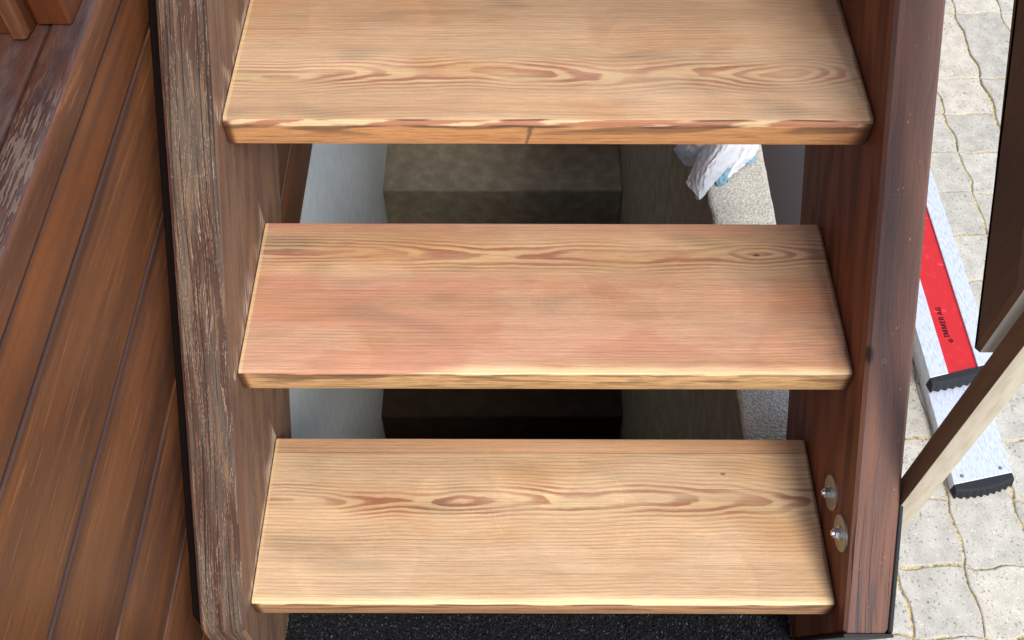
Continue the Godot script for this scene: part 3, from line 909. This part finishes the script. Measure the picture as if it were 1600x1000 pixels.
# ---------------------------------------------------------------- stairs
func build_stairs() -> void:
	var s := thing("timber_staircase", "steep open timber staircase with sanded larch treads between dark stringers", "staircase")
	var pd := [
		{"sd": 1.0, "v0": 0.148, "h0": 0.012, "scr": [Vector3(0.42, 0.06, 0.05), Vector3(0.44, 0.055, 0.05)], "knots": [], "hs": 0.016, "ha": 0.0085, "hf": 3.6, "fade": 0.05, "fine": 0.32, "redness": 0.35, "smut": 1.0, "strip": 0.0, "bev": 0.0085, "patchy": true, "nose0": -0.2, "nosek": 0.15, "arris": 0.55, "fleck": 0.5,
			"eyes": [Vector3(0.61, 0.012, 0.06)],
			"early": Color(0.775, 0.645, 0.515), "late": Color(0.56, 0.41, 0.31), "red": Color(0.745, 0.56, 0.42), "pale": Color(0.82, 0.695, 0.53), "flame": Color(0.65, 0.455, 0.365), "nose": Color(0.88, 0.77, 0.60), "front": Color(0.83, 0.62, 0.425), "frontlate": Color(0.75, 0.52, 0.335),
			"arcs": [Vector3(0.45, 0.09, 0.045), Vector3(0.56, 0.15, 0.05), Vector3(0.14, 0.06, 0.07)]},
		{"sd": 2.0, "v0": 0.050, "h0": 0.011, "scr": [Vector3(0.352, 0.12, 0.03), Vector3(0.366, 0.118, 0.03), Vector3(0.381, 0.117, 0.032), Vector3(0.396, 0.115, 0.033), Vector3(0.41, 0.118, 0.03), Vector3(0.435, 0.116, 0.034), Vector3(0.47, 0.114, 0.03)], "knots": [Vector3(0.595, 0.050, 0.0022)], "hs": 0.012, "ha": 0.0060, "hf": 2.6, "fade": 0.045, "fine": 0.30, "redness": 1.0, "smut": 0.8, "strip": 0.0, "bev": 0.0045, "patchy": false, "nose0": 0.20, "nosek": 0.75, "arris": 0.45, "fleck": 1.0,
			"eyes": [Vector3(0.60, 0.007, 0.04)],
			"early": Color(0.79, 0.64, 0.50), "late": Color(0.57, 0.40, 0.29), "red": Color(0.765, 0.56, 0.455), "pale": Color(0.835, 0.70, 0.52), "flame": Color(0.66, 0.455, 0.365), "nose": Color(0.91, 0.79, 0.61), "front": Color(0.83, 0.675, 0.485), "frontlate": Color(0.73, 0.54, 0.36),
			"arcs": [Vector3(0.09, 0.20, 0.055), Vector3(0.36, 0.11, 0.035), Vector3(0.52, 0.12, 0.05), Vector3(0.62, 0.19, 0.04)]},
		{"sd": 3.0, "v0": 0.085, "h0": 0.006, "scr": [Vector3(0.20, 0.10, 0.055), Vector3(0.36, 0.09, 0.08)], "knots": [Vector3(0.568, 0.050, 0.0024)], "hs": 0.036, "ha": 0.0055, "hf": 4.0, "fade": 0.09, "fine": 0.50, "redness": 0.30, "smut": 0.5, "strip": 0.022, "bev": 0.0045, "patchy": false, "nose0": -0.2, "nosek": 0.9, "arris": 0.6, "fleck": 0.7,
			"eyes": [],
			"early": Color(0.84, 0.71, 0.565), "late": Color(0.63, 0.47, 0.34), "red": Color(0.80, 0.62, 0.47), "pale": Color(0.87, 0.755, 0.58), "flame": Color(0.66, 0.46, 0.37), "nose": Color(0.91, 0.81, 0.64), "front": Color(0.77, 0.59, 0.43), "frontlate": Color(0.60, 0.43, 0.32),
			"arcs": [Vector3(0.115, 0.16, 0.075), Vector3(0.40, 0.12, 0.07), Vector3(0.24, 0.10, 0.06), Vector3(0.50, 0.20, 0.09), Vector3(0.33, 0.03, 0.06)]},
	]
	var W := 1224
	var H := 484
	var mats: Array[StandardMaterial3D] = []
	for p in pd:
		var t := picture(W, H, func(y: int) -> PackedByteArray: return tread_row(y, W, p))
		mats.append(wood(t, 0.62, 0.35, 0.018))
	var zf := [0.0024, 0.1852, 0.3743]
	for k in range(-2, 3):
		var p: Dictionary = pd[posmod(k, 3)]
		var y := -RISE * k
		var z: float = zf[k] if k >= 0 else 0.0024 + 0.1875 * k
		var bv: float = p.bev
		var prof := PackedVector2Array()
		for q in [[0.0, -0.004], [0.0012, -0.0012], [0.004, 0.0]]: prof.append(Vector2(z - TD + q[0], y + q[1]))
		if p.patchy:
			for q in [[-bv, 0.0], [-0.0045, -0.0006], [-0.0010, -0.0048], [0.0, -bv - 0.001]]: prof.append(Vector2(z + q[0], y + q[1]))
		else:
			for q in [[-bv - 0.005, 0.0], [-bv, -0.0004], [-0.0028, -0.0014], [-0.0010, -0.0032], [0.0, -bv - 0.001]]: prof.append(Vector2(z + q[0], y + q[1]))
		for q in [[0.0, -TT + 0.003], [-0.0010, -TT + 0.0008], [-0.004, -TT]]: prof.append(Vector2(z + q[0], y + q[1]))
		for q in [[-TD, -TT]]: prof.append(Vector2(z + q[0], y + q[1]))
		var st := mk()
		var dims := [0.01, 0.0]
		sweep(st, prof, Vector3.BACK, Vector3.UP, Vector3.RIGHT, -0.3411, 0.3400, 0.0012, func(q: Vector3, d: float, n: Vector3) -> Vector2:
			var v := q.z - (z - TD)
			if q.y < y - 0.0035 or n.z > 0.8: v = TD + (y - q.y)
			elif n.y > 0.2: v = minf(v, TD) + (y - q.y) * 0.5
			return Vector2((q.x + 0.34) * PPM / W, clampf(v * PPM / H, 0.003, 0.995)))
		obj("tread", st, mats[posmod(k, 3)], s, ["top sanded tread with patchy pale nose", "reddish middle tread", "pale bottom tread with dark flame grain"][k] if k >= 0 else "")

	# stringers
	var nrm := sqrt(1.0 + SL * SL)
	for side in [-1, 1]:
		var left: bool = side < 0
		var t := picture(1900, 512, func(y: int) -> PackedByteArray: return beam_row(y, 1900, left))
		var m := wood(t, 0.66 if left else 0.58, 0.35 if left else 0.4, 0.05 if left else 0.015)
		var zc := 0.409
		var ztop := -1.35
		var pts: Array
		if left:
			pts = [Vector2(ztop, C0 - SL * ztop), Vector2(zc, C0 - SL * zc), Vector2(zc, -0.6185), Vector2(0.225, -0.6185), Vector2(ztop, C1 - SL * ztop)]
		else:
			pts = [Vector2(ztop, C0 - SL * ztop), Vector2(zc, C0 - SL * zc), Vector2(zc - 0.06, -0.6185), Vector2(0.225, -0.6185), Vector2(ztop, C1 - SL * ztop)]
		var prof := rounded(pts, [0.0, 0.010 if left else 0.003, 0.0, 0.0, 0.0], 3)
		var st := mk()
		var xa := -XO if left else XI
		var xb := -XI if left else XO
		sweep(st, prof, Vector3.BACK, Vector3.UP, Vector3.RIGHT, xa, xb, 0.004, func(q: Vector3, _d: float, n: Vector3) -> Vector2:
			var sd := (q.z - SL * q.y) / nrm
			var u := (sd - S0) / SLEN
			if (n.y > 0.3 and n.z > 0.3) or (n.z > 0.9):
				return Vector2(u, clampf(absf(absf(q.x) - XI) / 0.0505, 0.01, 0.99) * 128.0 / 512.0)
			var dep := (C0 - q.y - SL * q.z) / nrm
			return Vector2(u, (128.0 + clampf(dep / 0.30, 0.008, 0.99) * 384.0) / 512.0))
		var o := obj("stringer", st, m, s, "weathered left stringer with flaking stain" if left else "smooth dark reddish right stringer")
		if not left:
			# black membrane on the foot
			var bt := mk()
			var zs := 0.30
			var e := 0.006
			var foot: Array[Vector2] = [Vector2(zs, C0 - SL * zs - 0.006), Vector2(zc, C0 - SL * zc - 0.003), Vector2(zc - 0.06, -0.6183), Vector2(0.24, -0.6183), Vector2(0.24, -0.45)]
			sweep(bt, rounded(foot, [0.004, 0.004, 0.002, 0.0, 0.0], 2), Vector3.BACK, Vector3.UP, Vector3.RIGHT, XO + 0.0005, XO + e, 0.0015, nil, nil, 0, func(q: Vector3) -> Vector3:
				return Vector3(0, 0, n1.get_noise_3d(q.x * 60.0, q.y * 60.0, q.z * 60.0) * 0.002))
			var d2 := Vector2(-0.06, -0.6185 - (C0 - SL * zc)).normalized()
			var nn2 := Vector2(-d2.y, d2.x)
			if nn2.x < 0.0: nn2 = -nn2
			var a2 := Vector2(zc, C0 - SL * zc) + nn2 * 0.0006
			var b2 := Vector2(zc - 0.06, -0.6183) + nn2 * 0.0006
			sweep(bt, PackedVector2Array([a2, a2 + nn2 * 0.004, b2 + nn2 * 0.004, b2]), Vector3.BACK, Vector3.UP, Vector3.RIGHT, XI - 0.001, XO + e, 0.001)
			obj("rubber_membrane", bt, plain(Color(0.13, 0.14, 0.155), 0.6, 0.4), o)
			# two bolts with wide washers
			var zinc := plain(Color(0.64, 0.625, 0.59), 0.4, 0.5, 0.85)
			var bright := plain(Color(0.80, 0.81, 0.82), 0.28, 0.5, 0.95)
			for c in [Vector3(XI, -0.3506, 0.259), Vector3(XI, -0.345, 0.312)]:
				var wm := mk()
				lathe_x(wm, [Vector2(0.0215, 0.0), Vector2(0.0215, 0.0018), Vector2(0.0208, 0.0026), Vector2(0.0, 0.0026)], 40, c, -1.0)
				var wo := obj("washer", wm, zinc, o)
				var bm := mk()
				lathe_x(bm, [Vector2(0.0085, 0.0026), Vector2(0.0085, 0.0040), Vector2(0.0, 0.0040)], 24, c, -1.0)
				sweep(bm, hexa(0.0068), Vector3.BACK, Vector3.UP, Vector3.LEFT, 0.0038, 0.0095, 0.0008, nil, nil, 0, nil, c)
				lathe_x(bm, [Vector2(0.0036, 0.0093), Vector2(0.0034, 0.0122), Vector2(0.0, 0.0125)], 14, c, -1.0)
				obj("bolt_head", bm, bright, o)

	# unseen deck over the rear, added to darken the stairwell below
	for k in 14:
		var ds := mk()
		boxs(ds, Vector3(-0.395, 1.000, -1.15 - 0.14 * k), Vector3(0.70, 1.035, -1.015 - 0.14 * k), 0.002)
		obj("added_shade_plank", ds, mats[k % 3], s)

	# dark strip painting in the shade of the gap beside the left stringer
	var sp := mk()
	var pc := -0.003
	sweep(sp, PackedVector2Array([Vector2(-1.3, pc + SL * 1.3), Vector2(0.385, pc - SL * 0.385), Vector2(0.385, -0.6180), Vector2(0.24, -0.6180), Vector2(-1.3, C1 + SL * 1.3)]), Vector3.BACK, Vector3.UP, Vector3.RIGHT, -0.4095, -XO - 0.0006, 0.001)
	obj("gap_shade_strip", sp, plain(Color(0.075, 0.05, 0.045), 0.9, 0.15), s, "dark strip put in as the shade between the left stringer and the wall")

	# railing: a slim vertical post and a sloping side board, their front faces coloured paler
	var rm := plain(Color.WHITE, 0.5, 0.45)
	rm.vertex_color_use_as_albedo = true
	rm.albedo_texture = noise_tex(512, 0.02, 5, [[0.0, Color(0.86, 0.85, 0.83)], [0.5, Color(0.95, 0.945, 0.935)], [1.0, Color(1, 1, 1)]], 51)
	rm.uv1_triplanar = true
	rm.uv1_world_triplanar = true
	rm.uv1_scale = Vector3(9.0, 1.6, 9.0)
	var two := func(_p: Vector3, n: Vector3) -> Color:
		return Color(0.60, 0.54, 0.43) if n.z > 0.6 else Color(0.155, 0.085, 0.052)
	var st := mk()
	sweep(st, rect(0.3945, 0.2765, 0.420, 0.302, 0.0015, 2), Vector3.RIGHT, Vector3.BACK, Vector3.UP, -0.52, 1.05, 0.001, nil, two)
	obj("railing_post", st, rm, s, "slim railing post with pale front")
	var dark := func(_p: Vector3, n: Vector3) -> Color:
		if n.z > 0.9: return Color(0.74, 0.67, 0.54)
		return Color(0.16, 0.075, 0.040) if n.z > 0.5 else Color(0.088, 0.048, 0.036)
	st = mk()
	var c2 := 0.2505
	var c3 := 0.350
	var ze := 0.266
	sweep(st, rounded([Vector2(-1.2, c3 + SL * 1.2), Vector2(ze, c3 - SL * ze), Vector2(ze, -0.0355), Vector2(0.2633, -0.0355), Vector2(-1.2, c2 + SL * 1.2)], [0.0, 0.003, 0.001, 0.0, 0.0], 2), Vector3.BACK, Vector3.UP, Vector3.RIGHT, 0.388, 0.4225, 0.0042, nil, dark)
	obj("railing_board", st, rm, s, "dark sloping railing board with pale end")

func hexa(r: float) -> PackedVector2Array:
	var p := PackedVector2Array()
	for i in 6: p.append(Vector2(cos(TAU * i / 6.0 + 0.2), sin(TAU * i / 6.0 + 0.2)) * r)
	return p

# ---------------------------------------------------------------- mat
func build_mat() -> void:
	var m := thing("door_mat", "dark charcoal speckled mat lying at the foot of the stairs", "mat")
	var st := mk()
	boxs(st, Vector3(-0.3412, GY - 0.0285, 0.315), Vector3(0.3412, GY + 0.004, 0.93), 0.002)
	var mm := mineral(noise_tex(1024, 0.30, 2, [[0.0, Color(0.05, 0.055, 0.065)], [0.5, Color(0.13, 0.14, 0.16)], [0.72, Color(0.22, 0.24, 0.28)], [1.0, Color(0.55, 0.58, 0.62)]], 31), noise_tex(1024, 0.22, 3, [], 32), 4.0, 0.95, 0.5)
	obj("backing", st, mm, m)
	var rng := RandomNumberGenerator.new()
	rng.seed = 5
	var tuft := mk()
	var rr := 0.0013
	for i in 3:
		var a := TAU * i / 3.0
		var b := TAU * (i + 1) / 3.0
		var p := [Vector3(cos(a) * rr, 0, sin(a) * rr), Vector3(cos(b) * rr, 0, sin(b) * rr), Vector3(0.0006, 0.0050, 0.0004)]
		var n: Vector3 = (p[1] - p[0]).cross(p[2] - p[0]).normalized()
		if n.y < 0.0: n = -n
		tri(tuft, p, [n, n, n], [Vector2.ZERO, Vector2.ZERO, Vector2.ZERO])
	var tm := plain(Color.WHITE, 0.85, 0.2)
	tm.vertex_color_use_as_albedo = true
	tuft.set_material(tm)
	var mul := MultiMesh.new()
	mul.transform_format = MultiMesh.TRANSFORM_3D
	mul.use_colors = true
	mul.mesh = tuft.commit()
	mul.instance_count = 80000
	for i in 80000:
		var at := Vector3(rng.randf_range(-0.3405, 0.3405), GY + 0.0035, rng.randf_range(0.318, 0.928))
		var bs := Basis(Vector3(rng.randf_range(-1, 1), 0.2, rng.randf_range(-1, 1)).normalized(), rng.randf_range(0.0, 0.9)) * Basis(Vector3.UP, rng.randf() * TAU)
		mul.set_instance_transform(i, Transform3D(bs.scaled(Vector3.ONE * rng.randf_range(0.7, 1.25)), at))
		var g := rng.randf()
		var v := 0.016 + 0.03 * g * g + (0.06 * rng.randf() if g > 0.84 else 0.0)
		mul.set_instance_color(i, Color(v * 0.92, v, v * 1.15))
	var mi := MultiMeshInstance3D.new()
	mi.name = "pile"
	mi.multimesh = mul
	mi.set_meta("kind", "stuff")
	m.add_child(mi, true)

# ---------------------------------------------------------------- spirit levels
func slab(st: SurfaceTool, q: Array, y0: float, y1: float, b := 0.0012) -> void:
	# a flat bar on four ground points (near-left, near-right, far-right, far-left) from y0 to y1 with eased upper edges
	var mid: Vector2 = (q[0] + q[1] + q[2] + q[3]) / 4.0
	var lay := []
	for l in [[0.0, y0], [0.0, y1 - b], [b * 0.35, y1 - b * 0.3], [b, y1]]:
		var ring := []
		for i in 4:
			var a: Vector2 = q[(i + 3) % 4]
			var c: Vector2 = q[i]
			var d: Vector2 = q[(i + 1) % 4]
			var v: Vector2 = (a - c).normalized() + (d - c).normalized()
			var p: Vector2 = c + v * l[0]
			ring.append(Vector3(p.x, l[1], p.y))
		lay.append(ring)
	for l in 3:
		for i in 4:
			var j := (i + 1) % 4
			var a: Vector3 = lay[l][i]
			var b2: Vector3 = lay[l][j]
			var c: Vector3 = lay[l + 1][j]
			var d: Vector3 = lay[l + 1][i]
			var n := (b2 - a).cross(c - a).normalized()
			if n.dot((a + b2) * 0.5 - Vector3(mid.x, y1 - 0.05, mid.y)) < 0.0: n = -n
			quad(st, [a, b2, c, d], [n, n, n, n], [Vector2.ZERO, Vector2.ZERO, Vector2.ZERO, Vector2.ZERO])
	quad(st, lay[3], [Vector3.UP, Vector3.UP, Vector3.UP, Vector3.UP], [Vector2.ZERO, Vector2.ZERO, Vector2.ZERO, Vector2.ZERO])
	quad(st, lay[0], [Vector3.DOWN, Vector3.DOWN, Vector3.DOWN, Vector3.DOWN], [Vector2.ZERO, Vector2.ZERO, Vector2.ZERO, Vector2.ZERO])

func end_cap(st: SurfaceTool, a: Vector2, b: Vector2, deep: float, bulge: float, y0: float, y1: float) -> void:
	# ribbed rubber cap between the two ends of a bar's edge (a left, b right), bulging towards the viewer
	var k := 64
	var along := (b - a)
	var out := Vector2(-along.y, along.x).normalized()
	if out.y < 0.0: out = -out
	var prev: Array = []
	for i in k + 1:
		var t := float(i) / k
		var base := a + along * t
		var arc := deep + bulge * (1.0 - pow(2.0 * t - 1.0, 2.0))
		var rib := 0.0030 * (0.5 + 0.5 * cos(t * TAU * 9.0))
		var top := base + out * arc
		var low := base + out * (arc + 0.0030 + rib)
		var foot := base + out * (arc + 0.0055 + rib)
		var cur := [Vector3(base.x, y1, base.y), Vector3(top.x, y1 - 0.0006, top.y), Vector3(low.x - out.x * rib * 0.7, y1 - 0.0030, low.y - out.y * rib * 0.7), Vector3(foot.x, y0, foot.y)]
		if i > 0:
			for l in 3:
				var p := [prev[l], cur[l], cur[l + 1], prev[l + 1]]
				var n: Vector3 = (p[1] - p[0]).cross(p[3] - p[0]).normalized()
				if n.dot(Vector3(out.x, 0.8, out.y)) < 0.0: n = -n
				quad(st, p, [n, n, n, n], [Vector2.ZERO, Vector2.ZERO, Vector2.ZERO, Vector2.ZERO])
		if i == 0 or i == k:
			var n2 := Vector3(-along.x, 0, -along.y).normalized() * (1.0 if i == 0 else -1.0)
			quad(st, [cur[0], cur[1], cur[2], Vector3(base.x, y0, base.y)], [n2, n2, n2, n2], [Vector2.ZERO, Vector2.ZERO, Vector2.ZERO, Vector2.ZERO])
			quad(st, [Vector3(base.x, y0, base.y), cur[2], cur[3], cur[3]], [n2, n2, n2, n2], [Vector2.ZERO, Vector2.ZERO, Vector2.ZERO, Vector2.ZERO])
		prev = cur

func build_levels() -> void:
	var alu := StandardMaterial3D.new()
	alu.albedo_texture = noise_tex(1024, 0.03, 6, [[0.0, Color(0.68, 0.70, 0.75)], [0.4, Color(0.83, 0.85, 0.895)], [0.7, Color(0.86, 0.88, 0.925)], [1.0, Color(0.93, 0.94, 0.97)]], 41)
	alu.uv1_triplanar = true
	alu.uv1_world_triplanar = true
	alu.uv1_scale = Vector3(9.0, 9.0, 2.0)
	alu.metallic = 0.55
	alu.roughness = 0.5
	var red := mineral(noise_tex(512, 0.03, 5, [[0.0, Color(0.74, 0.022, 0.035)], [0.70, Color(0.78, 0.03, 0.045)], [0.82, Color(0.80, 0.10, 0.11)], [1.0, Color(0.86, 0.45, 0.45)]], 42), null, 3.0, 0.4, 0.0)
	red.metallic_specular = 0.5
	var rub := plain(Color(0.15, 0.16, 0.18), 0.7, 0.35)
	# lower bar
	var lo := thing("screed_bar", "long plain aluminium bar with black end cap, underneath the red striped level", "screed bar")
	var st := mk()
	slab(st, [Vector2(0.609, 0.129), Vector2(0.700, 0.109), Vector2(0.694, -0.75), Vector2(0.603, -0.75)], GY + 0.0025, GY + 0.0200)
	obj("bar_body", st, alu, lo)
	st = mk()
	end_cap(st, Vector2(0.6095, 0.1292), Vector2(0.6995, 0.1094), 0.006, 0.006, GY + 0.0015, GY + 0.0194)
	obj("end_cap", st, rub, lo)
	var steel := plain(Color(0.55, 0.56, 0.58), 0.35, 0.5, 0.9)
	for c in [Vector3(0.6245, GY + 0.0200, 0.1150), Vector3(0.6845, GY + 0.0200, 0.1020)]:
		var sm := mk()
		for s in 16:
			var t0 := TAU * s / 16
			var t1 := TAU * (s + 1) / 16
			var r0 := [Vector3(cos(t0), 0, sin(t0)) * 0.0030, Vector3(cos(t1), 0, sin(t1)) * 0.0030]
			var up := Vector3(0, 0.0014, 0)
			tri(sm, [c + up * 1.15, c + r0[0] * 0.75 + up, c + r0[1] * 0.75 + up], [Vector3.UP, Vector3.UP, Vector3.UP], [Vector2.ZERO, Vector2.ZERO, Vector2.ZERO])
			quad(sm, [c + r0[0], c + r0[1], c + r0[1] * 0.75 + up, c + r0[0] * 0.75 + up], [r0[0].normalized(), r0[1].normalized(), r0[1].normalized(), r0[0].normalized()], [Vector2.ZERO, Vector2.ZERO, Vector2.ZERO, Vector2.ZERO])
		obj("screw", sm, steel, lo)
	# upper bar: two rails with a red strip sunk between them
	var hi := thing("spirit_level", "aluminium spirit level with a red centre strip lying on the longer bar", "spirit level")
	var yb := GY + 0.0210
	var yt := GY + 0.0405
	var nz := [Vector2(0.6070, -0.0410), Vector2(0.6385, -0.0492), Vector2(0.6868, -0.0620), Vector2(0.7170, -0.0700)]
	var fz := [Vector2(0.6010, -0.72), Vector2(0.6325, -0.72), Vector2(0.6830, -0.72), Vector2(0.7110, -0.72)]
	st = mk()
	slab(st, [nz[0], nz[1], fz[1], fz[0]], yb, yt)
	obj("rail", st, alu, hi)
	st = mk()
	slab(st, [nz[2], nz[3], fz[3], fz[2]], yb, yt)
	obj("rail", st, alu, hi)
	st = mk()
	slab(st, [nz[1] + Vector2(0.0002, 0), nz[2] - Vector2(0.0002, 0), fz[2] - Vector2(0.0002, 0), fz[1] + Vector2(0.0002, 0)], yb + 0.001, yt - 0.0032, 0.0004)
	var strip := obj("red_strip", st, red, hi)
	st = mk()
	end_cap(st, nz[0] + Vector2(0.0004, 0.0001), nz[3] + Vector2(-0.0004, 0.0001), 0.007, 0.003, yb - 0.0005, yt - 0.0004)
	obj("end_cap", st, rub, hi)
	# print on the strip: a diamond mark, the name, and a faint second line
	var ink := plain(Color(0.10, 0.015, 0.02), 0.5, 0.3)
	var turn := Basis(Vector3(0, 0, -1), Vector3(-1, 0, 0), Vector3(0, 1, 0))
	for l in [["IMMER AG", 0.0118, 0.6615, -0.1185, true], ["TECHNIK FÜR DEN BAU", 0.0042, 0.6745, -0.1220, false]]:
		if not l[4]: continue
		var tmesh := TextMesh.new()
		var f := SystemFont.new()
		f.font_names = PackedStringArray(["Droid Sans"])
		f.font_weight = 700
		tmesh.font = f
		tmesh.text = l[0]
		tmesh.font_size = 32
		tmesh.pixel_size = l[1] / 32.0
		tmesh.depth = 0.0004
		tmesh.horizontal_alignment = HORIZONTAL_ALIGNMENT_LEFT
		tmesh.vertical_alignment = VERTICAL_ALIGNMENT_BOTTOM
		tmesh.material = ink
		var o := MeshInstance3D.new()
		o.name = "lettering"
		o.mesh = tmesh
		o.transform = Transform3D(turn * Basis(Vector3(0, 0, 1), 0.02), Vector3(l[2], yt - 0.0030, l[3]))
		hi.add_child(o, true)
	st = mk()
	var dc := Vector3(0.6585, yt - 0.0029, -0.1120)
	var dr := 0.0046
	for s in 4:
		var t0 := TAU * s / 4
		var t1 := TAU * (s + 1) / 4
		var a := Vector3(cos(t0), 0, sin(t0))
		var b := Vector3(cos(t1), 0, sin(t1))
		var uv4 := [Vector2.ZERO, Vector2.ZERO, Vector2.ZERO, Vector2.ZERO]
		var u4 := [Vector3.UP, Vector3.UP, Vector3.UP, Vector3.UP]
		quad(st, [dc + a * dr, dc + b * dr, dc + b * dr * 0.62, dc + a * dr * 0.62], u4, uv4)
		tri(st, [dc, dc + a * dr * 0.38, dc + b * dr * 0.38], [Vector3.UP, Vector3.UP, Vector3.UP], [Vector2.ZERO, Vector2.ZERO, Vector2.ZERO])
	obj("diamond_mark", st, ink, hi)

# ---------------------------------------------------------------- bag
func build_bag() -> void:
	var b := thing("crumpled_bag", "crumpled white plastic bag with a bit of blue lying on the kerb", "bag")
	var film := plain(Color(0.84, 0.85, 0.88), 0.28, 0.5)
	film.backlight_enabled = true
	film.backlight = Color(0.35, 0.35, 0.36)
	film.cull_mode = BaseMaterial3D.CULL_DISABLED
	var V := func(a: Array) -> Array:
		var o := []
		for i in range(0, a.size(), 3): o.append(Vector3(a[i], a[i + 1], a[i + 2]))
		return o
	var st := mk()
	sheet(st, [
		V.call([0.318, -0.468, -0.485, 0.286, -0.47, -0.432, 0.262, -0.478, -0.388, 0.249, -0.485, -0.358]),
		V.call([0.332, -0.430, -0.462, 0.300, -0.438, -0.405, 0.270, -0.458, -0.362, 0.256, -0.486, -0.345]),
		V.call([0.350, -0.424, -0.448, 0.312, -0.440, -0.388, 0.282, -0.462, -0.352, 0.2665, -0.490, -0.332]),
		V.call([0.364, -0.468, -0.452, 0.334, -0.478, -0.405, 0.302, -0.488, -0.368, 0.2700, -0.500, -0.334]),
		V.call([0.352, -0.488, -0.475, 0.330, -0.490, -0.425, 0.298, -0.494, -0.385, 0.2640, -0.506, -0.344])], 12, 0.0012, 3.0)
	obj("film_fold", st, film, b)
	st = mk()
	sheet(st, [
		V.call([0.338, -0.476, -0.470, 0.328, -0.482, -0.425, 0.312, -0.490, -0.378]),
		V.call([0.360, -0.450, -0.455, 0.346, -0.462, -0.408, 0.322, -0.492, -0.378]),
		V.call([0.383, -0.470, -0.465, 0.379, -0.488, -0.434, 0.349, -0.494, -0.404])], 12, 0.0016, 8.0)
	obj("film_fold", st, film, b)
	st = mk()
	sheet(st, [
		V.call([0.245, -0.470, -0.450, 0.247, -0.515, -0.470, 0.249, -0.552, -0.500]),
		V.call([0.262, -0.456, -0.430, 0.262, -0.510, -0.450, 0.270, -0.574, -0.488]),
		V.call([0.290, -0.450, -0.425, 0.284, -0.500, -0.432, 0.284, -0.560, -0.462])], 12, 0.0020, 15.0)
	obj("film_fold", st, film, b, "grey flap hanging over the wall edge")
	var blue := plain(Color(0.46, 0.62, 0.71), 0.5, 0.4)
	blue.cull_mode = BaseMaterial3D.CULL_DISABLED
	st = mk()
	sheet(st, [
		V.call([0.298, -0.490, -0.395, 0.300, -0.485, -0.376, 0.300, -0.498, -0.362]),
		V.call([0.322, -0.484, -0.400, 0.314, -0.482, -0.380, 0.312, -0.4975, -0.364]),
		V.call([0.345, -0.490, -0.405, 0.330, -0.488, -0.388, 0.323, -0.4975, -0.374])], 6, 0.0025, 21.0)
	obj("blue_lining", st, blue, b)
	st = mk()
	sheet(st, [
		V.call([0.352, -0.490, -0.430, 0.352, -0.4965, -0.404]),
		V.call([0.376, -0.486, -0.440, 0.373, -0.4960, -0.418])], 6, 0.001, 25.0)
	obj("blue_lining", st, blue, b)
